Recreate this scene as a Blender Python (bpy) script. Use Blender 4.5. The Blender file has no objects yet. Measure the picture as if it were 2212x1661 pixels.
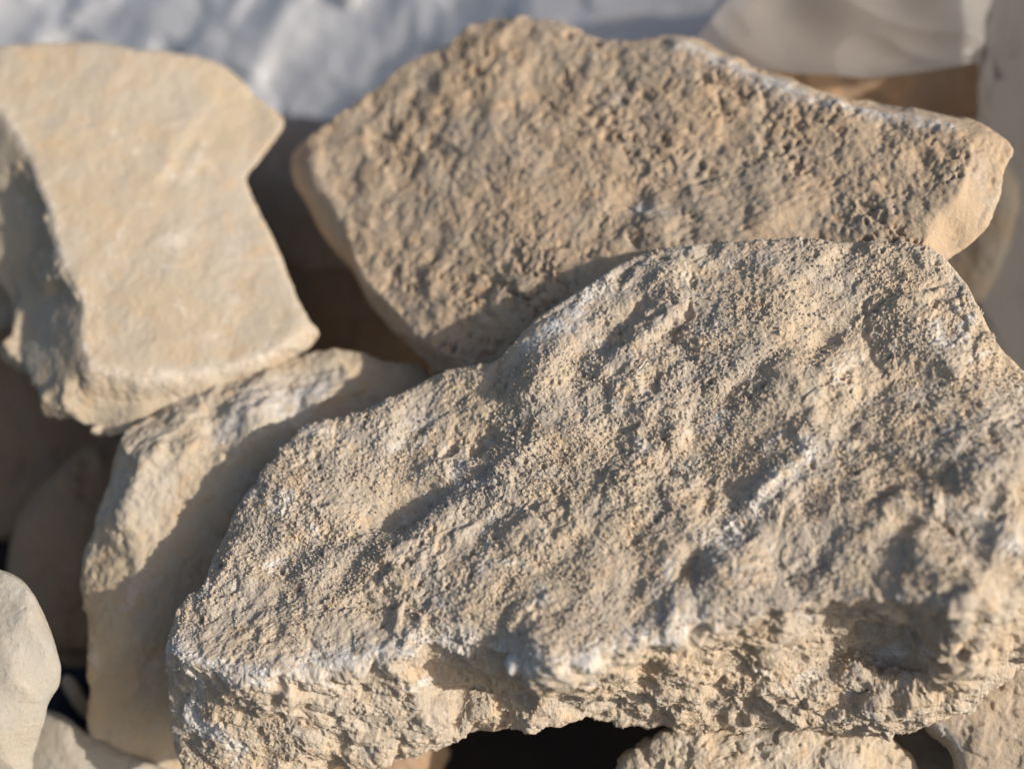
import bpy, math
import numpy as np
from mathutils import Vector, Matrix
from mathutils.geometry import delaunay_2d_cdt

# ------------------------------------------------------------------ camera, sky, sun, exposure
sc = bpy.context.scene
COL = sc.collection
PITCH = math.radians(45)
DIST = 0.80
FPX = 3404.0                    # focal length in pixels of a 2212 px wide picture
CX, CY = 1106.0, 830.5
cam_d = bpy.data.cameras.new('camera')
cam = bpy.data.objects.new('camera', cam_d)
COL.objects.link(cam)
cam_d.sensor_width = 36.0
cam_d.lens = 36.0 * FPX / 2212.0
cam_d.clip_start = 0.01
cam_d.clip_end = 200.0
CAM = np.array([0.0, -DIST * math.cos(PITCH), DIST * math.sin(PITCH)])
FWD = np.array([0.0, math.cos(PITCH), -math.sin(PITCH)])
UP = np.array([0.0, math.sin(PITCH), math.cos(PITCH)])
RIGHT = np.array([1.0, 0.0, 0.0])
cam.location = CAM
cam.rotation_euler = (math.pi / 2 - PITCH, 0, 0)
cam_d.dof.use_dof = True
cam_d.dof.focus_distance = 0.805
cam_d.dof.aperture_fstop = 2.2
cam_d.dof.aperture_blades = 0
sc.camera = cam

SUN_FROM = Vector((0.77, -0.39, 0.48)).normalized()
elev = math.asin(SUN_FROM.z)
azim = math.atan2(SUN_FROM.x, SUN_FROM.y)      # from +Y, clockwise
w = bpy.data.worlds.new('World'); sc.world = w; w.use_nodes = True
nt = w.node_tree; nt.nodes.clear()
sky = nt.nodes.new('ShaderNodeTexSky'); sky.sky_type = 'NISHITA'; sky.sun_disc = False
sky.dust_density = 3.0; sky.ozone_density = 0.4; sky.sun_elevation = elev; sky.sun_rotation = azim
bg = nt.nodes.new('ShaderNodeBackground'); bg.inputs['Strength'].default_value = 0.10
wo = nt.nodes.new('ShaderNodeOutputWorld')
nt.links.new(sky.outputs[0], bg.inputs[0]); nt.links.new(bg.outputs[0], wo.inputs[0])
sd = bpy.data.lights.new('sun', 'SUN'); sd.energy = 4.3; sd.angle = math.radians(0.6)
sd.color = (1.0, 0.91, 0.80)
sun = bpy.data.objects.new('sun', sd); COL.objects.link(sun)
sun.rotation_euler = (-SUN_FROM).to_track_quat('-Z', 'Y').to_euler()
sc.view_settings.view_transform = 'Standard'
sc.view_settings.look = 'None'
sc.view_settings.gamma = 1.0
sc.view_settings.exposure = 0.0
sc.view_settings.use_curve_mapping = False
sc.cycles.max_bounces = 6

# ------------------------------------------------------------------ helpers
def W(u, v, d):
    """world point seen at picture position (u, v) at depth d (metres along the view axis)"""
    u, v, d = np.asarray(u, float), np.asarray(v, float), np.asarray(d, float)
    x = (u - CX) / FPX * d; y = -(v - CY) / FPX * d
    return CAM + x[..., None] * RIGHT + y[..., None] * UP + d[..., None] * FWD

def proj(p):
    q = p - CAM
    d = q @ FWD
    return CX + (q @ RIGHT) / d * FPX, CY - (q @ UP) / d * FPX, d

rs = np.random.RandomState(7)
PERM = rs.permutation(4096).astype(np.int32)
_g = rs.normal(size=(4096, 3)); GRAD = (_g / np.linalg.norm(_g, axis=1)[:, None]).astype(np.float32)
RND = rs.rand(4096, 3).astype(np.float32)

def _hash(i, j, k):
    return PERM[(PERM[(PERM[i & 4095] + j) & 4095] + k) & 4095]

def perlin(p):
    p = p.astype(np.float64)
    i = np.floor(p).astype(np.int32); f = (p - i).astype(np.float32)
    s = f * f * f * (f * (f * 6 - 15) + 10)
    out = np.zeros(len(p), np.float32)
    for a in (0, 1):
        wa = s[:, 0] if a else 1 - s[:, 0]
        for b in (0, 1):
            wb = wa * (s[:, 1] if b else 1 - s[:, 1])
            for c in (0, 1):
                wc = wb * (s[:, 2] if c else 1 - s[:, 2])
                g = GRAD[_hash(i[:, 0] + a, i[:, 1] + b, i[:, 2] + c)]
                out += wc * (g[:, 0] * (f[:, 0] - a) + g[:, 1] * (f[:, 1] - b) + g[:, 2] * (f[:, 2] - c))
    return out * 1.6

def fbm(p, freq, oct=3, gain=0.5, seed=0.0):
    o = 0; a = 1.0; t = 0
    for k in range(oct):
        o = o + a * perlin(p * (freq * 2.03 ** k) + seed + 17.3 * k); t += a; a *= gain
    return o / t

def ridged(p, freq, oct=3, seed=0.0):
    o = 0; a = 1.0; t = 0
    for k in range(oct):
        o = o + a * (1 - 2.2 * np.abs(perlin(p * (freq * 2.07 ** k) + seed + 9.1 * k))); t += a; a *= 0.5
    return o / t

def cells(p, freq, seed=0.0):
    """F1 distance (0 at a cell's centre) and the random value of the cell"""
    p = p * freq + seed
    i = np.floor(p).astype(np.int32); f = (p - i).astype(np.float32)
    best = np.full(len(p), 9.0, np.float32); val = np.zeros(len(p), np.float32)
    for a in (-1, 0, 1):
        for b in (-1, 0, 1):
            for c in (-1, 0, 1):
                h = _hash(i[:, 0] + a, i[:, 1] + b, i[:, 2] + c)
                r = RND[h]
                d = (a + r[:, 0] - f[:, 0]) ** 2 + (b + r[:, 1] - f[:, 1]) ** 2 + (c + r[:, 2] - f[:, 2]) ** 2
                m = d < best
                best = np.where(m, d, best); val = np.where(m, RND[(h * 7 + 3) & 4095, 0], val)
    return np.sqrt(best), val

def facets(p, freq, seed=0.0, k=14.0):
    """broken planes: every cell has its own tilt, blended sharply into its neighbours"""
    p = p * freq + seed
    i = np.floor(p).astype(np.int32); f = (p - i).astype(np.float32)
    ws = np.zeros(len(p), np.float32); hs = np.zeros(len(p), np.float32)
    for a in (-1, 0, 1):
        for b in (-1, 0, 1):
            for c in (-1, 0, 1):
                h = _hash(i[:, 0] + a, i[:, 1] + b, i[:, 2] + c)
                r = RND[h]; g = GRAD[(h * 5 + 1) & 4095]
                dx = f[:, 0] - a - r[:, 0]; dy = f[:, 1] - b - r[:, 1]; dz = f[:, 2] - c - r[:, 2]
                w_ = np.exp(-k * (dx * dx + dy * dy + dz * dz)) + 1e-12
                ws += w_; hs += w_ * (g[:, 0] * dx + g[:, 1] * dy + g[:, 2] * dz + 0.7 * (r[:, 1] - 0.5))
    return hs / ws

def sstep(x, a, b):
    t = np.clip((x - a) / (b - a), 0, 1); return t * t * (3 - 2 * t)

def split(V, A, T, want):
    """one conforming pass: splits each edge longer than the wanted length at its ends"""
    E = np.concatenate([T[:, [0, 1]], T[:, [1, 2]], T[:, [2, 0]]])
    n = len(T)
    E.sort(axis=1)
    key = E[:, 0].astype(np.int64) * len(V) + E[:, 1]
    uq, inv = np.unique(key, return_inverse=True)
    inv = inv.reshape(3, n).T
    a = uq // len(V); b = uq % len(V)
    L = np.linalg.norm(V[a] - V[b], axis=1)
    m = L > 0.5 * (want[a] + want[b]) * 1.35
    if not m.any(): return V, A, T, False
    nid = np.full(len(uq), -1, np.int64); nid[m] = len(V) + np.arange(m.sum())
    V2 = np.concatenate([V, 0.5 * (V[a[m]] + V[b[m]])])
    A2 = np.concatenate([A, 0.5 * (A[a[m]] + A[b[m]])])
    M = m[inv]; Nn = nid[inv]; cnt = M.sum(1); out = [T[cnt == 0]]
    t3 = cnt == 3
    t, q = T[t3], Nn[t3]
    out += [np.c_[t[:, 0], q[:, 0], q[:, 2]], np.c_[q[:, 0], t[:, 1], q[:, 1]], np.c_[q[:, 2], q[:, 1], t[:, 2]], q]
    for r in range(3):
        k = [(r + s) % 3 for s in range(3)]
        s1 = (cnt == 1) & M[:, r]
        t, q = T[s1][:, k], Nn[s1][:, k]
        out += [np.c_[t[:, 0], q[:, 0], t[:, 2]], np.c_[q[:, 0], t[:, 1], t[:, 2]]]
        s2 = (cnt == 2) & ~M[:, r]
        t, q = T[s2][:, k], Nn[s2][:, k]
        out += [np.c_[q[:, 1], t[:, 2], q[:, 2]], np.c_[t[:, 0], t[:, 1], q[:, 1]], np.c_[t[:, 0], q[:, 1], q[:, 2]]]
    return V2, A2, np.concatenate(out), True

def normals(V, T):
    n = np.cross(V[T[:, 1]] - V[T[:, 0]], V[T[:, 2]] - V[T[:, 0]])
    N = np.zeros_like(V)
    for c in range(3):
        for k in range(3):
            N[:, k] += np.bincount(T[:, c], n[:, k], len(V))
    return N / (np.linalg.norm(N, axis=1)[:, None] + 1e-12)

def smooth(V, T, it, fac=0.5, pin=None):
    E = np.concatenate([T[:, [0, 1]], T[:, [1, 2]], T[:, [2, 0]]])
    for _ in range(it):
        S = np.zeros_like(V); c = np.bincount(E[:, 0], None, len(V)) + np.bincount(E[:, 1], None, len(V))
        for k in range(3):
            S[:, k] = np.bincount(E[:, 0], V[E[:, 1], k], len(V)) + np.bincount(E[:, 1], V[E[:, 0], k], len(V))
        V = V + fac * (S / c[:, None] - V)
    return V

def mesh_obj(name, V, T, mat, attrs=None, shade_smooth=True, parent=None):
    me = bpy.data.meshes.new(name)
    me.vertices.add(len(V)); me.vertices.foreach_set('co', V.astype(np.float32).ravel())
    me.loops.add(3 * len(T)); me.loops.foreach_set('vertex_index', T.astype(np.int32).ravel())
    me.polygons.add(len(T)); me.polygons.foreach_set('loop_start', np.arange(0, 3 * len(T), 3, dtype=np.int32))
    try: me.polygons.foreach_set('loop_total', np.full(len(T), 3, np.int32))
    except Exception: pass
    me.polygons.foreach_set('use_smooth', np.full(len(T), shade_smooth, bool))
    for k, v in (attrs or {}).items():
        at = me.attributes.new(k, 'FLOAT', 'POINT'); at.data.foreach_set('value', v.astype(np.float32))
    me.update(calc_edges=True)
    me.materials.append(mat)
    o = bpy.data.objects.new(name, me); COL.objects.link(o)
    if parent: o.parent = parent
    return o

def tag(o, label=None, cat=None, group=None, kind=None):
    for k, v in (('label', label), ('category', cat), ('group', group), ('kind', kind)):
        if v: o[k] = v
    return o

TRIS = 0
def polyline_dist(P, lines):
    D = np.full(len(P), 9.0)
    for ln in lines:
        for a, b in zip(ln[:-1], ln[1:]):
            ab = b - a; t = np.clip(((P - a) @ ab) / (ab @ ab), 0, 1)
            D = np.minimum(D, np.linalg.norm(P - (a + t[:, None] * ab), axis=1))
    return D

def rock(name, label, outline, plane, mat, disp, inner=(), breaks=(), thick=0.07, shrink=0.82,
         px=2.6, rounding=(2, 2, 1), feats=(), dust_lit_lines=(), dust_lit_w=0.008, cat='stone', group='stones in the pile', seed=0.0, back=None, grow=2.0):
    """a closed stone. outline / inner / breaks: control points (u, v, extra depth in mm) on the stone's own plane."""
    global TRIS
    pts = []; edges = []
    def add(p):
        pts.append(p if len(p) == 3 else (p[0], p[1], 0.0)); return len(pts) - 1
    oc = np.array([(p[0], p[1]) for p in outline], float); cen = oc.mean(0)
    loop = []
    for p in outline:
        q = np.array(p[:2], float); r = q - cen; q = q + r / (np.linalg.norm(r) + 1e-9) * grow
        loop.append(add((q[0], q[1], p[2] if len(p) == 3 else 0.0)))
    for p in inner: add(p)
    for br in breaks:
        ids = [add(p) for p in br]
        edges += list(zip(ids[:-1], ids[1:]))
    vs = [Vector((p[0], p[1])) for p in pts]
    ov, oe, of, overt, oedge, oface = delaunay_2d_cdt(vs, edges, [loop], 1, 0.01)
    uv = np.array([tuple(q) for q in ov])
    ex = np.zeros(len(uv))
    for i, src in enumerate(overt):
        if src: ex[i] = pts[src[0]][2]
        else:   # a crossing of two lines: nearest control point's value
            dd = [(q[0] - uv[i, 0]) ** 2 + (q[1] - uv[i, 1]) ** 2 for q in pts]; ex[i] = pts[int(np.argmin(dd))][2]
    d = plane(uv[:, 0], uv[:, 1]) + ex * 0.001
    V = W(uv[:, 0], uv[:, 1], d)
    T = np.array([tuple(f) for f in of], int)
    # orient to the camera
    nrm = np.cross(V[T[:, 1]] - V[T[:, 0]], V[T[:, 2]] - V[T[:, 0]])
    fl = (nrm @ FWD) > 0
    T[fl] = T[fl][:, [0, 2, 1]]
    # boundary loop in order
    cnt = {}
    for t in T:
        for a, b in ((t[0], t[1]), (t[1], t[2]), (t[2], t[0])): cnt[(a, b)] = 1
    nxt = {a: b for (a, b) in cnt if (b, a) not in cnt}
    st = next(iter(nxt)); ring = [st]
    while nxt[ring[-1]] != st and len(ring) < 2000: ring.append(nxt[ring[-1]])
    ring = np.array(ring); n = len(ring)
    c3 = V[ring].mean(0)
    bdir = np.array(back if back is not None else c3 - CAM, float); bdir /= np.linalg.norm(bdir)
    prev = ring; allV = [V]; base = len(V); Ts = [T]
    for s, tt in ((1.0, 0.28), ((1 + shrink) / 2 , 0.7), (shrink * 0.85, 1.0)):
        nv = c3 + (V[ring] - c3) * s + bdir * thick * tt
        ids = base + np.arange(n); allV.append(nv); base += n
        a, b = prev, np.roll(prev, -1); c, e = ids, np.roll(ids, -1)
        Ts += [np.c_[b, a, c], np.c_[b, c, e]]
        prev = ids
    allV.append((c3 + bdir * thick * 1.12)[None]); top = base
    Ts.append(np.c_[np.roll(prev, -1), prev, np.full(n, top)])
    V = np.concatenate(allV); T = np.concatenate(Ts)
    A = np.zeros((len(V), 3))
    for L, it in zip((0.012, 0.006, 0.003), rounding):
        for _ in range(12):
            V, A, T, ch = split(V, A, T, np.full(len(V), L))
            if not ch: break
        V = smooth(V, T, it)
    N = normals(V, T)
    if feats:
        u, v, dd = proj(V); face = sstep(-(N @ FWD), -0.1, 0.25)
        for (fu, fv, ra, rb, ang, amp) in feats:      # amp in mm towards the camera
            c_, s_ = math.cos(math.radians(ang)), math.sin(math.radians(ang))
            x = (u - fu) * c_ - (v - fv) * s_; y = (u - fu) * s_ + (v - fv) * c_
            r2 = (x / ra) ** 2 + (y / rb) ** 2
            V = V - (FWD * 0.001) * (amp * np.exp(-r2 ** 1.5) * face)[:, None]
        V = smooth(V, T, 1, 0.4)
        N = normals(V, T)
    A = N
    for _ in range(10):
        u, v, dd = proj(V)
        out = np.maximum(np.maximum(-u, u - 2212), np.maximum(-v, v - 1661))
        k = 1 + 6.0 * sstep(out, 30, 250) + 2.5 * sstep(A @ FWD, 0.15, 0.6)
        want = px * dd / FPX * k
        V, A, T, ch = split(V, A, T, np.maximum(want, 0.0002))
        if not ch: break
    A = A / (np.linalg.norm(A, axis=1)[:, None] + 1e-9)
    D = disp(V, A, seed)
    if D.ndim == 1: D = A * D[:, None]
    V2 = V + D
    attrs = {}
    if dust_lit_lines:
        lines = [W(*(np.array(c, float) for c in zip(*[(p[0], p[1], plane(p[0], p[1]) + (p[2] if len(p) == 3 else 0) * 0.001) for p in ln]))) for ln in dust_lit_lines]
        q = polyline_dist(V, lines)
        attrs['dust'] = np.exp(-(q / dust_lit_w) ** 2)
    else:
        attrs['dust'] = np.zeros(len(V))
    TRIS += len(T)
    # put the origin at the stone's own centre
    org = V2.mean(0)
    o = mesh_obj(name, V2 - org, T, mat, attrs)
    o.location = org
    tag(o, label, cat, group)
    print('rock', name, len(T))
    return o

# ------------------------------------------------------------------ materials
def stone_mat(name, c1, c2, c3, dust=(0.62, 0.60, 0.57), bump=0.5, spots=0.0, dustall=0.25, fine=1.0, sat=1.0):
    m = bpy.data.materials.new(name); m.use_nodes = True
    t = m.node_tree; N = t.nodes; Lk = t.links
    b = N['Principled BSDF']; b.inputs['Roughness'].default_value = 0.93
    b.inputs['Specular IOR Level'].default_value = 0.22
    tc = N.new('ShaderNodeTexCoord')
    def noise(s, det=5, r=0.6, dist=0.0):
        n = N.new('ShaderNodeTexNoise'); n.inputs['Scale'].default_value = s; n.inputs['Detail'].default_value = det
        n.inputs['Roughness'].default_value = r; n.inputs['Distortion'].default_value = dist
        Lk.new(tc.outputs['Object'], n.inputs['Vector']); return n.outputs['Fac']
    def ramp(x, a, bb):
        r = N.new('ShaderNodeMapRange'); r.interpolation_type = 'SMOOTHSTEP'
        r.inputs[1].default_value = a; r.inputs[2].default_value = bb; Lk.new(x, r.inputs[0]); return r.outputs[0]
    def mix(f, a, bb, blend='MIX'):
        x = N.new('ShaderNodeMix'); x.data_type = 'RGBA'; x.blend_type = blend
        if isinstance(f, float): x.inputs[0].default_value = f
        else: Lk.new(f, x.inputs[0])
        for i, c in ((6, a), (7, bb)):
            if isinstance(c, tuple): x.inputs[i].default_value = (*c, 1)
            else: Lk.new(c, x.inputs[i])
        return x.outputs[2]
    def mul(a, k):
        x = N.new('ShaderNodeMath'); x.operation = 'MULTIPLY'; Lk.new(a, x.inputs[0])
        if isinstance(k, float): x.inputs[1].default_value = k
        else: Lk.new(k, x.inputs[1])
        return x.outputs[0]
    col = mix(ramp(noise(22, 4, 0.6, 0.6), 0.38, 0.62), c1, c2)
    col = mix(mul(ramp(noise(70, 5, 0.65), 0.50, 0.68), 0.75), col, c3)
    # mineral grains: pale and rusty
    g = noise(620, 3, 0.6)
    col = mix(mul(ramp(g, 0.55, 0.72), 0.45 * fine), col, tuple(min(1, x * 1.28) for x in c1))
    g2 = noise(480, 3, 0.6, 0.3)
    col = mix(mul(ramp(g2, 0.60, 0.72), 0.40 * fine), col, tuple(x * y for x, y in zip(c3, (0.72, 0.62, 0.52))))
    if spots:
        s1 = mul(ramp(noise(230, 4, 0.65, 0.4), 0.60, 0.70), ramp(noise(30, 3), 0.40, 0.62))
        col = mix(mul(s1, spots), col, (0.13, 0.085, 0.055))
    # chalk dust in patches and on worn edges; also one edge's painted light
    at = N.new('ShaderNodeAttribute'); at.attribute_name = 'dust'
    dn = ramp(noise(150, 7, 0.75, 0.5), 0.38, 0.58)
    col = mix(mul(mul(at.outputs['Fac'], dn), 0.9), col, dust)
    col = mix(mul(ramp(noise(34, 6, 0.68, 0.9), 0.56, 0.70), dustall), col, dust)
    Lk.new(col, b.inputs['Base Color'])
    bp = N.new('ShaderNodeBump'); bp.inputs['Strength'].default_value = bump; bp.inputs['Distance'].default_value = 0.0010
    Lk.new(noise(1300, 4, 0.75), bp.inputs['Height'])
    bp2 = N.new('ShaderNodeBump'); bp2.inputs['Strength'].default_value = bump * 0.8; bp2.inputs['Distance'].default_value = 0.0016
    Lk.new(noise(420, 3, 0.6), bp2.inputs['Height']); Lk.new(bp.outputs[0], bp2.inputs['Normal'])
    Lk.new(bp2.outputs[0], b.inputs['Normal'])
    return m

M_front = stone_mat('crumbly_limestone', (0.60, 0.495, 0.37), (0.54, 0.475, 0.395), (0.64, 0.49, 0.335), dust=(0.78, 0.765, 0.73), bump=0.75, dustall=0.75)
M_big = stone_mat('pitted_limestone', (0.51, 0.39, 0.27), (0.45, 0.37, 0.28), (0.53, 0.375, 0.24), bump=0.5, spots=0.8, dustall=0.25)
M_left = stone_mat('smooth_limestone', (0.495, 0.412, 0.30), (0.48, 0.42, 0.34), (0.525, 0.395, 0.265), dust=(0.64, 0.57, 0.49), bump=0.25, dustall=0.8, fine=0.5)
M_mid = stone_mat('buff_limestone', (0.51, 0.425, 0.31), (0.50, 0.44, 0.36), (0.55, 0.40, 0.26), bump=0.35, dustall=0.5, fine=0.7)
M_pale = stone_mat('pale_smooth_flint', (0.41, 0.39, 0.345), (0.43, 0.385, 0.32), (0.40, 0.385, 0.345), bump=0.5, dustall=0.4, fine=0.9, spots=0.25)
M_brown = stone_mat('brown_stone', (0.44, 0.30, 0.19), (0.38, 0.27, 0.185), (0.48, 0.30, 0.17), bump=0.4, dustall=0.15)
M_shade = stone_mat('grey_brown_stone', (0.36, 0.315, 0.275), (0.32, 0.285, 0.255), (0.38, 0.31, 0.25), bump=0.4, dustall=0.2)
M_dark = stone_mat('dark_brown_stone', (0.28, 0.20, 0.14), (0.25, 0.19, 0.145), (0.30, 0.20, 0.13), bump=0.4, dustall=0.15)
M_slab = stone_mat('grey_buff_slab', (0.45, 0.37, 0.28), (0.41, 0.345, 0.275), (0.48, 0.375, 0.265), bump=0.5, dustall=0.15, fine=0.9)

# ------------------------------------------------------------------ surface relief
AX = W(1700, 640, 0.79) - W(360, 1400, 0.80); AX /= np.linalg.norm(AX)
def stretch(P, axis, k):
    return P + np.outer(P @ axis, axis) * (k - 1)

def scarp(n, w=0.05):
    return sstep(n, -w, w)

def disp_front(P, N, s):
    Q = stretch(P, AX, 0.78)
    up = sstep(N @ np.array([-0.2, -0.36, 0.91]), 0.35, 0.80)       # the upper face; the rest is the broken side
    fr = 0.25 + 0.75 * sstep(-N[:, 1], 0.15, 0.6)
    warp = np.stack([fbm(P, 60, 2, seed=s + 3), fbm(P, 60, 2, seed=s + 40), fbm(P, 60, 2, seed=s + 80)], 1) * 0.007
    fw = np.stack([fbm(P, 350, 2, seed=s + 3), fbm(P, 350, 2, seed=s + 41), fbm(P, 350, 2, seed=s + 81)], 1) * 0.0012
    Qw = Q + warp + fw
    a = facets(Qw, 24, s + 1, 9.0); b = fbm(Qw, 64, 2, 0.5, s + 5); b2 = facets(Qw, 62, s + 2, 12.0)
    rough = sstep(fbm(P, 20, 2, seed=s + 33), -0.25, 0.25)
    h = (0.3 + 0.7 * up) * (a * 0.0062 + (0.25 + 0.75 * rough) * (b2 * 0.0018 + sstep(b, 0.05, 0.22) * 0.0012 - sstep(-b, 0.14, 0.32) * 0.0022))
    c = facets(P + warp + fw, 30, s + 11, 12.0); d = fbm(stretch(P, np.array([0.1, 0, 1.0]), 1.5) + warp, 70, 3, 0.5, s + 15)
    c2 = facets(P + warp + fw, 85, s + 12, 12.0)
    h += fr * (1 - up) * (c * 0.0070 + c2 * 0.0030 + sstep(d, 0.05, 0.25) * 0.0014 - sstep(-d, 0.10, 0.28) * 0.0020)
    h += fbm(P, 13, 2, seed=s + 60) * 0.006
    h += fbm(P + fw, 170, 3, 0.55, s + 7) * 0.0011
    patch = sstep(fbm(P + fw, 42, 3, seed=s + 90) * 0.7 + fbm(P, 14, 2, seed=s + 94) * 0.6, -0.26, 0.10)            # where the crumbs lie thick
    big = sstep(fbm(P + fw, 55, 3, seed=s + 95), 0.08, 0.30)
    c1, v1 = cells(P + fw * 0.6, 420, s); h += (0.2 + 0.8 * big) * np.clip(0.58 - c1, 0, 1) * (v1 > 0.5) * (0.3 + v1) * 0.0026 * (0.5 + 0.5 * up)
    c2, v2 = cells(P + fw * 0.4, 860, s + 5); h += (0.30 + 0.70 * patch) * np.clip(0.64 - c2, 0, 1) * (0.1 + v2 * v2 * 1.3) * 0.0026 * (0.6 + 0.4 * up)
    c3, v3 = cells(P + fw, 170, s + 8); h -= np.clip(0.38 - c3, 0, 1) * (v3 > 0.72) * 0.009 * (0.2 + 0.8 * patch)
    h = h * (0.35 + 0.65 * sstep(-(N @ FWD), 0.05, 0.45))
    h += perlin(P * 1300.0) * 0.00046 * (0.5 + 0.5 * patch)
    return h

def disp_big(P, N, s):
    top = sstep(N @ np.array([-0.27, -0.33, 0.90]), 0.86, 0.97)
    h = fbm(P, 9, 2, seed=s) * 0.0025 + fbm(P, 40, 3, seed=s + 2) * 0.0026 * (0.3 + 0.7 * top) + (1 - top) * facets(P, 30, s + 3) * 0.0022 + facets(P, 45, s + 5) * 0.0016
    patch = sstep(fbm(P, 24, 3, seed=s + 4), -0.08, 0.28)
    warp = np.stack([fbm(P, 150, 3, seed=s + 3), fbm(P, 150, 3, seed=s + 40), fbm(P, 150, 3, seed=s + 80)], 1) * 0.0045
    n = fbm(P + warp, 105, 3, 0.55, s + 6)
    t = 0.35 + 0.65 * top
    h -= t * sstep(n, 0.06, 0.26) * 0.0026 * (0.30 + 0.70 * patch)
    h += t * fbm(P, 280, 2, 0.6, s + 7) * 0.0011
    c1, v1 = cells(P + warp, 150, s + 8); h -= t * np.clip(0.40 - c1, 0, 1) * (v1 > 0.66) * 0.015 * patch
    c1, v1 = cells(P + warp, 260, s + 9); h -= t * np.clip(0.42 - c1, 0, 1) * (v1 > 0.55) * 0.0075 * (0.15 + 0.85 * patch)
    return h

def disp_smooth(P, N, s, a=1.0):
    h = fbm(P, 12, 3, seed=s) * 0.003 * a + facets(P, 24, s + 1, 16.0) * 0.0030 * a + facets(P, 75, s + 3, 16.0) * 0.0004 + fbm(P, 130, 3, seed=s + 2) * 0.0004 + fbm(P, 400, 2, seed=s + 5) * 0.00018
    c1, v1 = cells(P, 120, s + 8); h -= np.clip(0.13 - c1, 0, 1) * (v1 > 0.8) * 0.006
    return h

def disp_left(P, N, s):
    top = sstep(N @ np.array([-0.05, -0.35, 0.93]), 0.60, 0.80)
    flank = np.clip(sstep(-N[:, 0], 0.15, 0.5) + 0.07 * sstep(-N[:, 1], 0.3, 0.8), 0, 1) * (1 - top)
    h = fbm(P, 14, 3, seed=s) * 0.0020 + facets(P, 18, s + 4, 8.0) * 0.0015 + fbm(P, 70, 3, seed=s + 2) * 0.0008 + facets(P, 60, s + 6, 14.0) * 0.00025
    r = facets(P, 26, s + 9, 12.0) * 0.010 + facets(P, 75, s + 10, 12.0) * 0.0045 + fbm(P, 110, 4, 0.6, s + 12) * 0.0035
    h = h + flank * r + fbm(P, 300, 2, seed=s + 5) * 0.0003 + (1 - top) * fbm(P, 130, 3, 0.6, s + 13) * 0.0014
    c1, v1 = cells(P, 90, s + 8); h -= np.clip(0.11 - c1, 0, 1) * (v1 > 0.85) * 0.012
    return h

def disp_mid(P, N, s):
    up = sstep(N @ np.array([0.1, 0.1, 0.95]), 0.60, 0.85)
    h = facets(P, 15, s + 2, 12.0) * 0.0035 + facets(P, 50, s + 7, 14.0) * 0.0016 + fbm(P, 60, 3, 0.6, s + 2) * 0.0016
    h += fbm(P, 190, 3, 0.6, s + 3) * 0.0013 + up * ridged(P, 40, 3, s + 4) * 0.003
    return h

def disp_rough(P, N, s):
    fw = np.stack([fbm(P, 250, 2, seed=s + 3), fbm(P, 250, 2, seed=s + 41), fbm(P, 250, 2, seed=s + 81)], 1) * 0.003
    n = fbm(P + fw, 60, 3, 0.5, s + 2)
    h = fbm(P, 22, 3, seed=s) * 0.007 + n * 0.0025 + scarp(n, 0.06) * 0.0014 + fbm(P, 220, 3, 0.6, s + 3) * 0.0009
    c1, v1 = cells(P, 760, s); h += np.clip(0.6 - c1, 0, 1) * (0.2 + v1) * 0.0012
    return h

def disp_slab(P, N, s):
    fw = np.stack([fbm(P, 120, 2, seed=s + 3), fbm(P, 120, 2, seed=s + 41), fbm(P, 120, 2, seed=s + 81)], 1) * 0.004
    Q = stretch(P, np.array([0.5, 0.6, -0.62]), 0.35) + fw
    n = fbm(Q, 60, 3, 0.5, s + 2)
    h = fbm(P, 20, 2, seed=s) * 0.003 + n * 0.0013 + scarp(n, 0.05) * 0.0009 + facets(P, 30, s + 1, 20.0) * 0.004 + fbm(P, 300, 3, 0.6, s + 3) * 0.0006
    return h

def flat(d0, gu=0.0, gv=0.0, u0=1106, v0=830):
    return lambda u, v: d0 + gu * (np.asarray(u, float) - u0) + gv * (np.asarray(v, float) - v0)

# ------------------------------------------------------------------ the stones
# 1. the crumbly slab in front
SLOPE = 0.5 * 0.000235
def pf(u, v):
    return 0.80 - SLOPE * ((np.asarray(u, float) - 1106) * 0.463 + (np.asarray(v, float) - 1000) * 0.886)
def on(u, v, d):      # extra depth (mm) that puts the point at absolute depth d on the front slab
    return (u, v, (d - float(pf(u, v))) * 1000)
rim = [(362, 1405, 2), (400, 1425, -2), (450, 1440, -2), (520, 1455, -3), (580, 1462, -3), (650, 1440, -1), (730, 1425, 0), (830, 1405, 0),
       (930, 1388, 3), (1020, 1395, 6), (1090, 1412, 6), (1180, 1440, -6), (1260, 1425, -4), (1330, 1400, 0), (1420, 1372, 2),
       (1520, 1345, 3), (1620, 1320, 2), (1740, 1302, 4), (1860, 1296, 8), (1960, 1296, 6), (2050, 1308, 0), (2095, 1290, 0), (2140, 1235, 2), (2225, 1190, 4), (2330, 1150, 8)]
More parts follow.
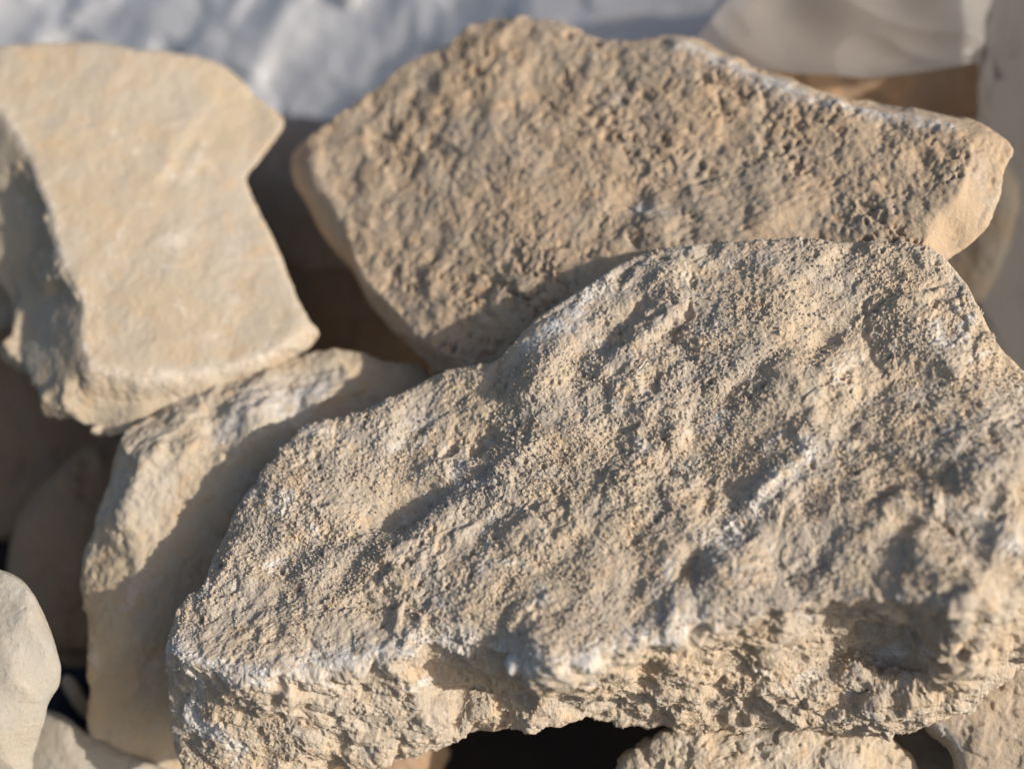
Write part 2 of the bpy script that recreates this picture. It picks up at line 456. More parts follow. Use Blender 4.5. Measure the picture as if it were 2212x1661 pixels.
front_outline = [(362, 1380, 6), (375, 1345, 6), (400, 1300, 8), (440, 1268, 8), (444, 1240, 9), (465, 1190, 8), (492, 1140, 8), (500, 1105, 8), (540, 1050, 8),
                 (590, 1005, 8), (630, 955, 8), (665, 918, 8), (720, 905, 10), (780, 885, 12), (830, 865, 13), (900, 830, 14), (950, 805, 15),
                 (1020, 790, 16), (1080, 782, 14), (1105, 745, 10), (1140, 705, 6), (1180, 672, 4), (1240, 630, 2), (1290, 602, 2), (1340, 565, 3), (1390, 545, 4),
                 (1480, 525, 6), (1600, 520, 8), (1700, 516, 9), (1800, 520, 9), (1900, 522, 10), (1970, 530, 10), (2030, 552, 10), (2080, 590, 10), (2115, 640, 10),
                 (2140, 690, 12), (2152, 725, 13), (2175, 755, 14), (2212, 785, 16), (2270, 860, 18), (2340, 980, 20), (2370, 1100, 22),
                 on(2370, 1280, 0.766), on(2310, 1400, 0.786), on(2225, 1440, 0.801), on(2150, 1475, 0.808), on(2080, 1520, 0.811), on(2000, 1555, 0.811), on(1930, 1578, 0.811), on(1850, 1592, 0.813),
                 on(1750, 1580, 0.816), on(1650, 1572, 0.819), on(1550, 1566, 0.823), on(1480, 1568, 0.826), on(1430, 1560, 0.819), on(1400, 1575, 0.824), on(1370, 1555, 0.826), on(1330, 1562, 0.826), on(1290, 1545, 0.826),
                 on(1240, 1548, 0.820), on(1180, 1558, 0.814), on(1130, 1570, 0.814), on(1060, 1574, 0.819), on(990, 1586, 0.822), on(930, 1600, 0.824), on(870, 1625, 0.826),
                 on(820, 1642, 0.826), on(740, 1650, 0.826), on(680, 1665, 0.826), on(600, 1672, 0.826), on(500, 1670, 0.827), on(430, 1661, 0.828), on(395, 1640, 0.830), on(380, 1610, 0.832), on(388, 1570, 0.832),
                 on(378, 1530, 0.829), on(365, 1490, 0.826), on(360, 1450, 0.822)]
front_inner = [
    # broken side between the rim and the underside
    on(450, 1500, 0.803), on(560, 1560, 0.806), on(700, 1520, 0.798), on(640, 1610, 0.809), on(820, 1560, 0.802), on(820, 1480, 0.789),
    on(880, 1450, 0.782), on(930, 1470, 0.803), on(1010, 1480, 0.809), on(1100, 1490, 0.806), on(1175, 1480, 0.778), on(1160, 1530, 0.791), on(1040, 1535, 0.808), on(900, 1540, 0.799),
    on(1300, 1450, 0.774), on(1280, 1490, 0.786), on(1360, 1500, 0.791), on(1420, 1440, 0.772), on(1450, 1510, 0.796), on(1540, 1420, 0.776), on(1560, 1500, 0.790),
    on(1660, 1400, 0.770), on(1680, 1490, 0.784), on(1770, 1350, 0.766), on(1790, 1420, 0.786), on(1800, 1520, 0.786), on(1900, 1380, 0.788), on(1920, 1440, 0.790), on(1980, 1360, 0.772), on(2010, 1440, 0.782),
    on(1900, 1520, 0.779), on(2060, 1400, 0.752), on(2100, 1450, 0.766), on(2180, 1330, 0.744), on(2200, 1400, 0.764), on(2010, 1500, 0.778),
    # the upper face
    (1070, 820, 14), (1000, 880, 13), (900, 960, 9), (760, 960, 8), (820, 1100, 6), (660, 1050, 6), (600, 1180, 5), (500, 1300, 3),
    (1040, 960, 11), (1120, 860, 4), (1090, 930, 4), (1170, 770, 1), (1260, 690, 0), (1180, 880, -2), (1120, 1010, 0), (1000, 1080, 2), (1300, 850, -3), (1400, 700, 0),
    (1600, 640, 2), (1800, 620, 3), (1950, 640, 3), (2060, 740, 5), (1500, 900, 0), (1750, 850, 0), (1950, 850, 2), (2100, 900, 4), (1300, 1050, 0), (1500, 1120, 1), (1650, 1050, 0),
    (1800, 1000, 0), (1100, 1200, 1), (900, 1250, 1), (700, 1300, 1), (1300, 1250, 1), (1850, 1150, -1)]
front_feats = [  # u, v, half length, half width, angle, mm towards the camera
    (1085, 905, 95, 32, 50, -4.5), (1150, 830, 120, 30, 52, 3.0),
    (840, 1105, 130, 26, 33, -4.0), (900, 1140, 160, 30, 33, 3.0), (640, 1200, 100, 24, 32, -3.5), (760, 1230, 70, 26, 40, -3.5), (800, 1215, 60, 22, 40, 3),
    (1050, 1150, 150, 26, 35, -3.0), (1170, 1160, 170, 34, 35, 2.5), (1310, 720, 130, 26, 40, -3.5), (1370, 740, 150, 28, 40, 2.5),
    (1500, 1240, 60, 40, 60, -5.0), (1590, 1210, 70, 42, 55, 4.5), (1690, 1010, 110, 15, 38, 3.0), (1620, 1080, 110, 18, 52, 2.5), (1570, 1150, 60, 30, 40, -4.0),
    (1970, 1040, 80, 45, -15, -8), (2060, 1160, 95, 50, -20, -10), (2150, 1030, 90, 45, 5, 5), (1900, 1120, 80, 34, 25, 4), (2080, 1100, 80, 10, -12, 3),
    (1440, 720, 80, 20, 40, -2.5), (1770, 760, 90, 26, 55, -3.5), (1640, 800, 100, 24, 40, -2.5), (1720, 820, 90, 34, 35, 3), (1900, 740, 80, 40, 70, -2.5),
    (1230, 930, 60, 30, 10, 3.5), (1210, 960, 50, 20, 20, -2.0), (1460, 1010, 90, 30, 35, -3),
    (1010, 1475, 105, 52, -8, -7), (1180, 1455, 32, 60, 0, 5), (870, 1440, 40, 60, 20, 4), (700, 1480, 120, 22, -14, -4), (600, 1455, 60, 14, -5, 2.5),
    (1400, 1460, 60, 26, 60, -5), (1480, 1440, 50, 60, 30, 3), (1790, 1400, 75, 45, -30, -5), (1920, 1410, 80, 50, -30, -5), (1850, 1440, 50, 30, 20, 5), (1900, 1500, 120, 14, 4, -7),
    (1650, 1430, 60, 50, 20, 4), (2080, 1340, 40, 60, 0, 5), (1560, 1490, 70, 26, 40, -4),
]
rock('crumbly_limestone_slab', 'large crumbly cream limestone slab in the foreground, resting on the others, with broken pitted front side',
     front_outline, pf, M_front, disp_front, front_inner, [rim], thick=0.055, shrink=0.86, px=2.6, rounding=(0, 1, 2), feats=front_feats,
     dust_lit_lines=[rim[:16], [(1740, 985), (1680, 1030), (1620, 1090), (1550, 1180)], [(2330, 1160), (2212, 1180), (2140, 1130), (2030, 1110)], [(1290, 602, 2), (1210, 690, 2), (1150, 740, 2)]],
     dust_lit_w=0.008, group=None, seed=2.0)

# 2. the big pitted stone behind it
def pd(u, v): return 0.95 - 0.00008 * (np.asarray(u, float) - 640) - 0.00012 * (np.asarray(v, float) - 350)
big_outline = [(630, 350, 10), (640, 320, 8), (660, 298, 6), (700, 270, 6), (760, 232, 6), (800, 205, 6), (850, 160, 6), (900, 128, 6), (960, 100, 6), (1000, 66, 8), (1060, 46, 10), (1130, 39, 10),
               (1200, 49, 8), (1250, 68, 6), (1300, 88, 6), (1370, 94, 6), (1440, 79, 8), (1490, 80, 8), (1530, 96, 8), (1580, 121, 8), (1660, 158, 8), (1760, 194, 8), (1850, 217, 8),
               (1950, 236, 8), (2010, 246, 8), (2065, 253, 8), (2120, 273, 9), (2165, 302, 10), (2184, 322, 11), (2174, 345, 12), (2164, 378, 13), (2160, 425, 15), (2144, 470, 16),
               (2114, 512, 16), (2062, 550, 16), (2000, 600, 18), (1700, 760, 12), (1300, 860, 10), (1100, 860, 10), (1000, 830, 16), (945, 808, 26), (900, 772, 28), (868, 735, 28), (828, 690, 28), (795, 642, 28),
               (768, 600, 28), (738, 558, 28), (703, 512, 26), (688, 478, 24), (658, 432, 20), (640, 402, 16), (629, 375, 12)]
big_rim = [(668, 345, 0), (700, 418, 0), (735, 465, 0), (762, 545, 0), (800, 610, 0), (850, 668, 0), (900, 725, 0), (955, 765, 0), (1030, 800, 0)]
big_rim2 = [(2105, 300, 0), (2090, 345, -2), (2070, 400, -2), (2035, 450, -2), (2000, 505, -2), (1980, 560, -2)]
big_rim3 = [(1465, 96, 0), (1540, 122, 0), (1600, 150, -1), (1680, 185, -1), (1760, 210, -1), (1850, 232, -1), (1950, 255, 0), (2050, 270, 0)]
rock('pitted_limestone_block', 'big flat tan limestone block pitted with small dark holes, behind the foreground slab',
     big_outline, pd, M_big, disp_big, [(1310, 640, -22), (1200, 610, -13), (1450, 580, -12), (1400, 700, -20), (1100, 250, -4), (1500, 350, -4), (900, 400, -2), (1300, 500, -8), (1800, 400, -4), (1130, 110, 0), (1430, 130, 0), (1180, 760, 0)], [big_rim, big_rim2, big_rim3], thick=0.10, px=4.6, rounding=(0, 0, 1),
     feats=[(1370, 440, 45, 40, 0, -4), (1400, 475, 55, 30, 0, 3), (1160, 200, 60, 110, 10, -2), (2000, 370, 20, 70, 25, -1.5), (1050, 740, 90, 40, -10, -4)],
     dust_lit_lines=[big_rim3, [(1380, 450, -4), (1440, 470, -4)]], dust_lit_w=0.005, group=None, seed=11.0)

# 3. the smooth stone at the left
def pl(u, v): return 0.885 + 0.00012 * (780 - np.asarray(v, float)) + 0.00002 * (np.asarray(u, float) - 350)
left_outline = [(-120, 120, 6), (-40, 102, 6), (0, 97, 5), (100, 92, 4), (200, 91, 4), (290, 108, 3), (370, 114, 3), (430, 118, 4), (480, 138, 6), (520, 168, 8), (545, 203, 8), (580, 226, 6), (622, 262, 5),
                (603, 292, 4), (568, 338, 3), (528, 386, 2), (548, 430, 2), (575, 490, 2), (605, 560, 2), (635, 630, 2), (665, 690, 2), (687, 716, 3), (680, 738, 10), (640, 765, 14), (600, 790, 16), (520, 832, 18), (440, 880, 20),
                (400, 903, 22), (330, 925, 24), (265, 942, 26), (230, 935, 28), (190, 908, 30), (130, 882, 32), (95, 860, 34), (60, 822, 36), (38, 775, 38), (36, 740, 40), (48, 700, 42), (30, 650, 46), (0, 610, 50), (-120, 560, 55)]
l_left = [(-110, 200, 0), (0, 236, 0), (30, 285, -1), (62, 335, -1), (82, 395, -2), (110, 450, -2), (116, 505, -2), (132, 560, -2), (160, 615, -2), (182, 655, -1), (172, 705, -1), (180, 750, -1), (196, 800, 0)]
l_front = [(196, 800, 0), (280, 812, 0), (400, 810, 0), (465, 800, 0), (530, 790, 0), (565, 768, 0), (620, 744, 0), (687, 716, 3)]
rock('smooth_limestone_block', 'smooth pale cream block at the left with notched right edge and rough shaded flank',
     left_outline, pl, M_left, disp_left, [(100, 760, 22), (95, 660, 26), (60, 540, 28), (20, 430, 26), (-60, 400, 34), (120, 830, 22), (300, 870, 14), (420, 850, 11), (560, 800, 8), (350, 450, -3), (200, 250, 0)],
     [l_left, l_front[0:7]], thick=0.10, px=4.2, rounding=(0, 1, 1), dust_lit_lines=[l_left, l_front, [(350, 370), (400, 400), (440, 300)], [(350, 520), (390, 500)]], dust_lit_w=0.0045,
     feats=[(400, 330, 120, 16, 60, -0.8), (380, 300, 100, 30, 60, 0.6), (370, 500, 50, 20, 20, 1), (320, 860, 110, 14, 2, -3)], group=None, seed=23.0)

# 4. the stone under them, half in the slab's shadow
def pm(u, v): return 0.861 + 0.00003 * (np.asarray(u, float) - 300) - 0.00001 * (np.asarray(v, float) - 1000)
rock('buff_limestone_block', 'buff stone wedged under the smooth left block and crossed by the foreground slab shadow',
     [(250, 965, 12), (262, 940, 16), (330, 900, 22), (430, 850, 28), (540, 800, 32), (610, 790, 32), (640, 785, 32), (690, 770, 32), (735, 764, 32), (790, 770, 30), (850, 786, 30), (900, 798, 30), (935, 818, 30), (1020, 860, 30),
      (1000, 960, 20), (850, 1150, 10), (700, 1400, 8), (640, 1600, 24), (640, 1720, 40), (400, 1740, 42), (300, 1700, 40), (200, 1620, 40), (190, 1560, 36), (194, 1500, 26), (188, 1440, 12), (191, 1385, 12),
      (184, 1340, 12), (177, 1302, 12), (166, 1268, 14), (173, 1215, 14), (178, 1180, 14), (196, 1148, 14), (214, 1100, 14), (236, 1050, 14), (244, 1005, 14)],
     pm, M_mid, disp_mid, [(300, 1000, -2), (400, 960, -3), (560, 900, -5), (700, 860, 3), (800, 840, 16), (260, 1120, -4), (300, 1250, -4), (260, 1400, -3), (450, 1150, -3), (400, 1400, 8), (250, 1550, 32), (400, 1600, 38), (300, 1450, 14), (500, 1000, -6), (650, 930, 0)],
     [], thick=0.09, px=4.2, rounding=(0, 1, 2), feats=[(340, 1010, 70, 22, 40, -1.5), (300, 1040, 80, 18, 40, 1.2)], group=None, seed=31.0,
     dust_lit_lines=[[(480, 930, 4), (600, 890, 8), (680, 840, 12)]], dust_lit_w=0.01)

# 5. pale faceted stone in the lower left corner
rock('pale_rounded_stone', 'pale smooth rounded stone with flaked facets at the lower left corner',
     [(-140, 1240, 20), (-60, 1218, 16), (0, 1228, 14), (30, 1240, 13), (60, 1266, 12), (80, 1300, 12), (100, 1345, 12), (115, 1380, 12), (128, 1420, 13), (133, 1450, 14), (128, 1482, 14), (114, 1502, 14), (101, 1522, 14), (98, 1548, 14), (92, 1572, 14),
      (86, 1600, 16), (72, 1640, 18), (60, 1720, 20), (-140, 1740, 20)],
     flat(0.80), M_pale, lambda P, N, s: disp_smooth(P, N, s, 0.35), [(60, 1350, 0), (40, 1400, 0), (100, 1440, 5), (-40, 1500, -6), (0, 1600, -2)],
     [[(-30, 1330, 3), (5, 1370, -1), (20, 1430, -4), (28, 1468, -6)], [(-60, 1480, -4), (28, 1468, -6)], [(75, 1520, 4), (95, 1450, 4), (112, 1395, 6)]], thick=0.07, px=3.0, rounding=(0, 1, 1), group=None, seed=41.0)
# 6. stone below it
rock('pale_low_stone', 'low pale stone at the bottom edge just right of the corner stone, half shaded',
     [(20, 1560, 12), (60, 1535, 10), (95, 1528, 8), (118, 1531, 6), (150, 1546, 4), (172, 1572, 4), (200, 1590, 4), (240, 1606, 4), (280, 1626, 4), (330, 1642, 4), (372, 1663, 6), (430, 1710, 8), (430, 1800, 10), (150, 1860, 10), (-60, 1800, 10), (-40, 1640, 10)],
     flat(0.882), M_pale, lambda P, N, s: disp_smooth(P, N, s, 0.4), [(150, 1640, -6), (250, 1690, -6)], [], thick=0.06, px=3.0, rounding=(1, 2, 2), group=None, seed=47.0)

# 7. stones seen in the gaps
rock('pale_stone', 'pale blurred stone just showing at the left edge below the smooth block',
     [(-160, 520, 0), (0, 540, 0), (60, 600, 0), (70, 680, 4), (40, 715, 8), (0, 722, 8), (-160, 740, 10)], flat(0.97), M_left, disp_mid, [(-20, 620, -8)], thick=0.06, px=5, group=None, seed=53.0)
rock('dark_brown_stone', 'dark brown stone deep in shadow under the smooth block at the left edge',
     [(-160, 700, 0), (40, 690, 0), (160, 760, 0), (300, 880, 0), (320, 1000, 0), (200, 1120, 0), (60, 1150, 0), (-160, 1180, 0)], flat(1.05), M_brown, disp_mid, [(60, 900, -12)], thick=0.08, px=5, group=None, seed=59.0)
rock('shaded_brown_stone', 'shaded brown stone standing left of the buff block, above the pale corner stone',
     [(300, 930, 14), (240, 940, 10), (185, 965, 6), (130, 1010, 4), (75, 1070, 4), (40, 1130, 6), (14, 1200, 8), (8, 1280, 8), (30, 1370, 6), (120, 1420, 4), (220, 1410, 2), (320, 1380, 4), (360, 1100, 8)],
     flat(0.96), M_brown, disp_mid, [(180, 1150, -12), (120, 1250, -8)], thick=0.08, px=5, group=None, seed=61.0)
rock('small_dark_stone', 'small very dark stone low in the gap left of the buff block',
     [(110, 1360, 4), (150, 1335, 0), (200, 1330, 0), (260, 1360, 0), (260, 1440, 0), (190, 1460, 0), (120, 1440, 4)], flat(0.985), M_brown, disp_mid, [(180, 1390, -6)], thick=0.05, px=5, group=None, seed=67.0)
rock('stone_shard', 'slim beige stone shard coloured pale as if sunlit in the gap behind the corner stone',
     [(128, 1470, 0), (142, 1452, 0), (160, 1462, 0), (182, 1498, 0), (196, 1535, 0), (200, 1560, 0), (186, 1556, 0), (165, 1528, 0), (146, 1500, 0)], flat(0.925), M_front, disp_smooth, [(165, 1505, -4)], thick=0.02, px=4, rounding=(0, 1, 1), group=None, seed=71.0)  # pale colour stands in for sunlight that misses this gap
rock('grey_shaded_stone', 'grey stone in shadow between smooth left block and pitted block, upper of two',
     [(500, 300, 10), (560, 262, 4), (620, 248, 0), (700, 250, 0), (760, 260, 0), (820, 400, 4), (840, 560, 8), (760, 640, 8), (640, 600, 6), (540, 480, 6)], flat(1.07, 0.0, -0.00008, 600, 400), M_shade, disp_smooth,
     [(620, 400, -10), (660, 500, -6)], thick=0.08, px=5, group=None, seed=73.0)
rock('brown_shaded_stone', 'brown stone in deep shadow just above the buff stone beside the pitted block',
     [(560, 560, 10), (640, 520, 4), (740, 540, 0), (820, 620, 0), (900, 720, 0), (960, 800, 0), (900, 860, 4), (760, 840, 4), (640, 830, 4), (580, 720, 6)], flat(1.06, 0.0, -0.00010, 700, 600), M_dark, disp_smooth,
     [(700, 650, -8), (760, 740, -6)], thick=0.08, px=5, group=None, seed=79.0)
rock('brown_corner_stone', 'brown stone under the hanging plastic sheet behind the upper right of the pitted block',
     [(1560, 60, 4), (1700, -60, 4), (1850, -90, 2), (2000, -60, 0), (2100, 60, 0), (2122, 150, 0), (2130, 220, 0), (2135, 300, 0), (2120, 380, 0), (1900, 360, 0), (1650, 260, 0)], flat(1.0), M_brown, disp_smooth,
     [(1900, 180, -10), (2050, 200, -6)], thick=0.10, px=5, rounding=(0, 2, 1), group=None, seed=83.0)
rock('shaded_end_stone', 'rounded shaded stone at the right edge below the pointed end of the pitted block',
     [(2060, 360, 6), (2120, 330, 4), (2165, 345, 2), (2188, 375, 2), (2196, 430, 2), (2188, 500, 2), (2165, 570, 4), (2135, 630, 6), (2100, 680, 8), (2020, 640, 8), (1990, 500, 8)], flat(0.955), M_mid, disp_mid,
     [(2150, 450, -6)], thick=0.07, px=5, group=None, seed=89.0)
# 8. stones along the bottom edge
rock('sunlit_lower_stone', 'sunlit buff stone at the bottom edge beneath the foreground slab, beside the black gap',
     [(1335, 1670, 12), (1362, 1640, 8), (1400, 1610, 5), (1440, 1588, 3), (1480, 1578, 2), (1560, 1572, 2), (1650, 1560, 3), (1800, 1560, 3), (1890, 1578, 2), (1925, 1600, 4), (1950, 1630, 8), (1975, 1661, 12), (2000, 1740, 14), (1900, 1850, 16), (1400, 1850, 16), (1310, 1740, 14)],
     flat(0.825), M_mid, disp_rough, [(1480, 1625, -2), (1500, 1700, -8), (1700, 1640, -4), (1850, 1640, -4), (1750, 1750, -8)], [], thick=0.26, px=3.2, rounding=(0, 1, 2), group=None, seed=97.0)
rock('grey_flat_stone', 'flat grey buff stone at the lower right corner with a thin lit edge painted pale',
     [(2002, 1545, 6), (2012, 1530, 4), (2040, 1515, 2), (2080, 1500, 0), (2110, 1492, 0), (2150, 1470, 0), (2212, 1430, 0), (2330, 1380, 0), (2380, 1500, 0), (2380, 1800, 0), (2100, 1820, 4), (2085, 1720, 6), (2072, 1661, 8), (2060, 1620, 8), (2035, 1590, 8), (2012, 1570, 8)],
     flat(0.815), M_slab, disp_slab, [(2150, 1560, -4), (2200, 1650, -4)], [[(2012, 1548, 0), (2040, 1575, -1), (2065, 1605, -1), (2082, 1640, -2), (2092, 1680, -2), (2100, 1740, -1)]], thick=0.30, px=3.2, rounding=(0, 1, 1),
     dust_lit_lines=[[(2005, 1548), (2040, 1580), (2065, 1610), (2080, 1661)]], dust_lit_w=0.003, group=None, seed=101.0)  # pale line paints sunlight onto the stone's thin edge
rock('shadowed_lower_stone', 'brown stone in shadow between the sunlit lower stone and the flat corner stone',
     [(1880, 1540, 0), (1960, 1510, 0), (2060, 1500, 0), (2110, 1560, 0), (2120, 1680, 0), (2080, 1760, 0), (1960, 1760, 0), (1900, 1680, 0)], flat(0.885), M_mid, disp_mid, [(2000, 1620, -6)], thick=0.25, px=4, group=None, seed=103.0)
rock('dark_lower_stone', 'dark brown stone half lost in the black gap under the foreground slab',
     [(700, 1600, 4), (800, 1590, 0), (920, 1585, 0), (985, 1610, 4), (960, 1660, 6), (900, 1720, 8), (760, 1740, 6), (690, 1680, 6)], flat(0.91), M_brown, disp_mid, [(850, 1650, -6)], thick=0.06, px=4, group=None, seed=107.0)
rock('small_lit_chip', 'tiny sunlit chip poking out under the front edge of the foreground slab',
     [(735, 1668, 0), (742, 1646, 0), (765, 1640, 0), (785, 1650, 0), (800, 1672, 0), (780, 1700, 0), (745, 1700, 0)], flat(0.825), M_front, disp_rough, [(765, 1665, -3)], thick=0.015, px=3, rounding=(0, 1, 1), group=None, seed=109.0)

# ------------------------------------------------------------------ cloth and film
def sheet(name, fn, nu, nv, mat, mask=None):
    s, t = np.meshgrid(np.linspace(0, 1, nu), np.linspace(0, 1, nv))
    P = fn(s.ravel(), t.ravel())
    i = np.arange(nu * nv).reshape(nv, nu)
    a, b, c, d = i[:-1, :-1].ravel(), i[:-1, 1:].ravel(), i[1:, 1:].ravel(), i[1:, :-1].ravel()
    T = np.concatenate([np.c_[a, c, b], np.c_[a, d, c]])
    global TRIS; TRIS += len(T)
    org = P.mean(0); o = mesh_obj(name, P - org, T, mat); o.location = org
    return o

def cloth_mat(name, col, trans=0.25, alpha=1.0, weave=True, rough=0.55, tcol=None):
    m = bpy.data.materials.new(name); m.use_nodes = True
    t = m.node_tree; N = t.nodes; Lk = t.links
    b = N['Principled BSDF']; b.inputs['Roughness'].default_value = rough; b.inputs['Specular IOR Level'].default_value = 0.35
    tc = N.new('ShaderNodeTexCoord')
    n = N.new('ShaderNodeTexNoise'); n.inputs['Scale'].default_value = 14; n.inputs['Detail'].default_value = 5
    Lk.new(tc.outputs['Object'], n.inputs['Vector'])
    mx = N.new('ShaderNodeMix'); mx.data_type = 'RGBA'; Lk.new(n.outputs['Fac'], mx.inputs[0])
    mx.inputs[6].default_value = (*[c * 0.92 for c in col], 1); mx.inputs[7].default_value = (*[min(1, c * 1.06) for c in col], 1)
    Lk.new(mx.outputs[2], b.inputs['Base Color'])
    if weave:
        hs = []
        for ax in ('X', 'Z'):
            wv = N.new('ShaderNodeTexWave'); wv.bands_direction = ax; wv.inputs['Scale'].default_value = 160; wv.inputs['Distortion'].default_value = 0.5
            Lk.new(tc.outputs['Object'], wv.inputs['Vector']); hs.append(wv.outputs['Fac'])
        ad = N.new('ShaderNodeMath'); ad.operation = 'MAXIMUM'; Lk.new(hs[0], ad.inputs[0]); Lk.new(hs[1], ad.inputs[1])
        bp = N.new('ShaderNodeBump'); bp.inputs['Strength'].default_value = 0.35; bp.inputs['Distance'].default_value = 0.0006
        Lk.new(ad.outputs[0], bp.inputs['Height']); Lk.new(bp.outputs[0], b.inputs['Normal'])
    out = N['Material Output']
    tr = N.new('ShaderNodeBsdfTranslucent'); tr.inputs['Color'].default_value = (*(tcol or col), 1)
    ms = N.new('ShaderNodeMixShader'); ms.inputs[0].default_value = trans
    Lk.new(b.outputs[0], ms.inputs[1]); Lk.new(tr.outputs[0], ms.inputs[2]); last = ms
    if alpha < 1:
        tp = N.new('ShaderNodeBsdfTransparent'); m2 = N.new('ShaderNodeMixShader'); m2.inputs[0].default_value = alpha
        Lk.new(tp.outputs[0], m2.inputs[1]); Lk.new(ms.outputs[0], m2.inputs[2]); last = m2
    Lk.new(last.outputs[0], out.inputs['Surface'])
    return m
M_bag = cloth_mat('white_woven_bag', (0.74, 0.75, 0.775), 0.12)
M_film = cloth_mat('cloudy_plastic', (0.43, 0.405, 0.38), 0.35, 0.76, weave=False, rough=0.4)
M_navy = cloth_mat('navy_sheet', (0.030, 0.034, 0.055), 0.0, weave=True, rough=0.8)

def bagfn(s, t):
    u = -500 + s * 2500; v = -420 + t * 1000
    d = 1.20 - 0.00010 * (v - 100) - 0.00016 * (np.minimum(u, 1150) - 700) * 1.25 + 0.00003 * np.maximum(u - 1150, 0)
    P = W(u, v, d)
    Q = P * np.array([1, 1, 1.0])
    k = stretch(Q, np.array([0.80, 0.1, 0.59]), 0.5)
    h = facets(k, 7, 4.0, 30.0) * 0.015 + facets(Q + fbm(Q, 20, 1)[:, None] * 0.01, 24, 9.0, 30.0) * 0.0038 + fbm(k, 9, 2, 0.5, 8.0) * 0.010 + ridged(stretch(Q, np.array([-0.5, 0, 0.86]), 0.35), 20, 2, 14.0) * 0.0018 + ridged(stretch(Q, np.array([0.6, 0, 0.8]), 0.5) + 0.03 * fbm(Q, 14, 2, seed=3)[:, None], 40, 2, 24.0) * 0.0008
    return P - np.outer(h, FWD)
o = sheet('bag_wall', bagfn, 400, 170, M_bag)
tag(o, 'crumpled whitish grey woven bag fabric behind the stones', 'bag')

def edge_v(u):      # the free lower edge of the hanging film
    return np.interp(u, [1380, 1500, 1600, 1760, 1900, 2010, 2060, 2110, 2122, 2130, 2150, 2160, 2190, 2300], [60, 110, 150, 168, 172, 156, 148, 140, 146, 290, 340, 500, 720, 1500])
def filmfn(s, t):
    u = 1500 + s * 800; e = edge_v(u)
    v = -420 + t * (e + 420); u = u + (1 - s) * (90 - v) * 0.8
    d = 0.955 + 0.00004 * (e - v) + 0.00004 * (2140 - u) + 0.06 * sstep(u, 2070, 2240)
    P = W(u, v, d)
    h = ridged(stretch(P, np.array([0.93, 0, -0.35]), 0.3), 17, 2, 21.0) * 0.010 + fbm(P, 8, 2, seed=3) * 0.014 + np.exp(-((e - v) / 14) ** 2) * 0.003
    return P - np.outer(h, FWD)
o = sheet('plastic_film', filmfn, 260, 110, M_film)
tag(o, 'cloudy beige plastic film hanging over the brown stone at upper right', 'plastic film')

def stripfn(s, t):
    v = -420 + t * 1900
    lo = np.interp(v, [100, 142, 200, 280, 330, 450, 560, 650, 800, 1480], [1850, 2122, 2122, 2130, 2150, 2160, 2140, 2120, 2150, 2250])
    u = lo + s * 520
    d = 1.09 - 0.00002 * (v - 400) - 0.00012 * np.maximum(u - 2180, 0)
    P = W(u, v, d)
    h = ridged(stretch(P, np.array([0.1, 0.6, 0.77]), 0.2), 24, 3, 31.0) * 0.007 + fbm(P, 12, 2, seed=5) * 0.010
    return P - np.outer(h, FWD)
M_liner = cloth_mat('cloudy_liner', (0.66, 0.63, 0.60), 0.4, 1.0, weave=False, rough=0.45)
o = sheet('bag_liner', stripfn, 100, 260, M_liner)
tag(o, 'pale grey plastic liner falling in upright folds along the right edge', 'liner')

# unseen right bag wall, added to shade the stones and film at right
def sidefn(s, t):
    y = 0.03 + s * 0.70; z = -0.30 + t * 0.45
    x = 0.42 + 0.03 * np.sin(y * 9) + 0.05 * (z + 0.3)
    P = np.stack([x, y, z], 1)
    P[:, 0] += fbm(P, 9, 3, seed=2) * 0.02
    return P
M_side = cloth_mat('thin_white_bag', (0.82, 0.80, 0.77), 0.6)
o = sheet('unseen_bag_side', sidefn, 90, 90, M_side)
tag(o, 'unseen upright side of the white bag, added right of the pile to cast shade', 'bag')

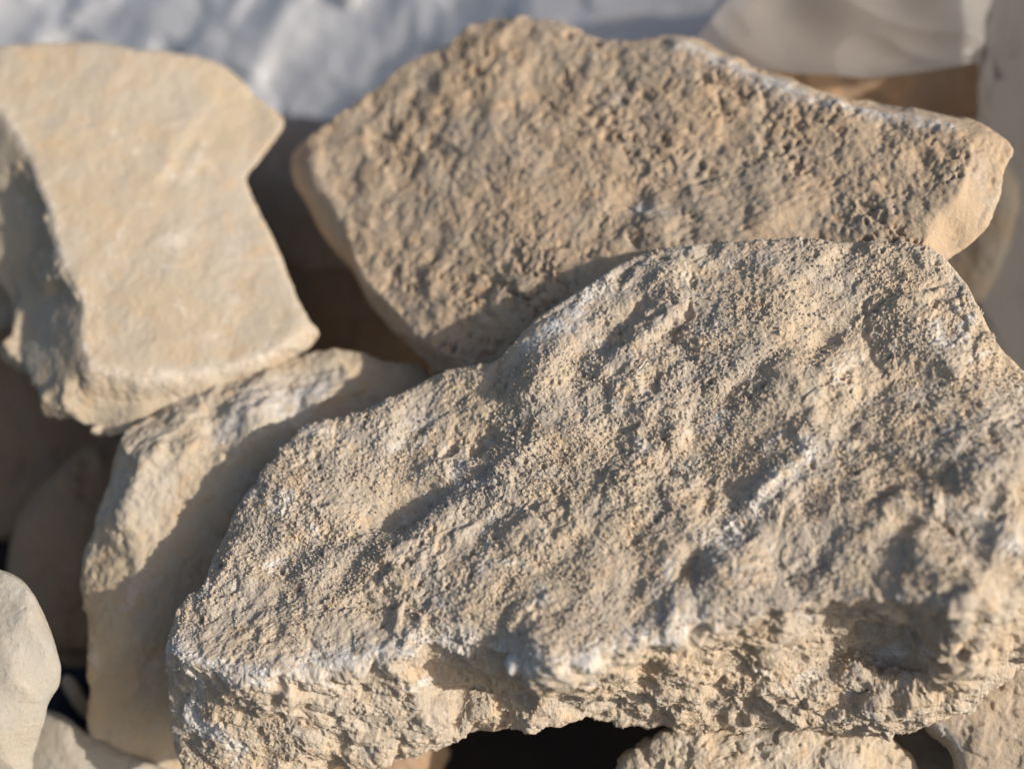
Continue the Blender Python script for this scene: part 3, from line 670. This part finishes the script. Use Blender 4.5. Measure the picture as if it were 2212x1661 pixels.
def navyfn(s, t):  # dark navy sheet filling the gap behind the corner stone
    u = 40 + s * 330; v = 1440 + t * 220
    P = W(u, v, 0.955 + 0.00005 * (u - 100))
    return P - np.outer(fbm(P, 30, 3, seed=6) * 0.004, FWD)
o = sheet('navy_sheet', navyfn, 50, 40, M_navy)
tag(o, 'dark navy sheet showing in the gap beside the pale corner stone', 'cloth')

# loose crumbs lying on the front slab
front = bpy.data.objects['crumbly_limestone_slab']
fv = np.empty(len(front.data.vertices) * 3, np.float32); front.data.vertices.foreach_get('co', fv); fv = fv.reshape(-1, 3) + np.array(front.location)
fn_ = np.empty(len(front.data.vertices) * 3, np.float32); front.data.vertex_normals.foreach_get('vector', fn_); fn_ = fn_.reshape(-1, 3)
u, v, dd = proj(fv)
ok = (u > 300) & (u < 2212) & (v > 500) & (v < 1450) & (fn_[:, 2] > 0.55) & (fbm(fv, 30, 2, seed=77) > 0.02)
idx = rs.choice(np.nonzero(ok)[0], 4200, replace=False)
import bmesh
bmi = bmesh.new(); bmesh.ops.create_icosphere(bmi, subdivisions=1, radius=1.0)
iv = np.array([x.co[:] for x in bmi.verts]); it_ = np.array([[x.index for x in f.verts] for f in bmi.faces]); bmi.free()
VV = []; TT = []
for n_, k in enumerate(idx):
    r = 0.00035 + 0.00055 * rs.rand() ** 3
    q = iv * (1 + rs.uniform(-0.25, 0.25, (len(iv), 1))) * r * rs.uniform(0.7, 1.2, 3)
    VV.append(q + fv[k] + fn_[k] * r * 0.55); TT.append(it_ + n_ * len(iv))
o = mesh_obj('loose_crumbs', np.concatenate(VV), np.concatenate(TT), M_front)
tag(o, 'loose crumbs of limestone scattered on top of the foreground slab', 'crumbs', None, 'stuff')

# ground under the pile
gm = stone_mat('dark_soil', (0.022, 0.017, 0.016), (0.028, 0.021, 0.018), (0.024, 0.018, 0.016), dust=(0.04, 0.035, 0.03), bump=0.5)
def groundfn(s, t):
    P = np.stack([-6 + s * 12, -6 + t * 12, np.zeros_like(s)], 1)
    r = np.hypot(P[:, 0], P[:, 1]); P[:, 2] = -0.33 + fbm(P, 3, 3, seed=1) * 0.02
    return P
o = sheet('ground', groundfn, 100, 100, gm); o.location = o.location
tag(o, None, None, None, 'structure')
print('TRIANGLES', TRIS)
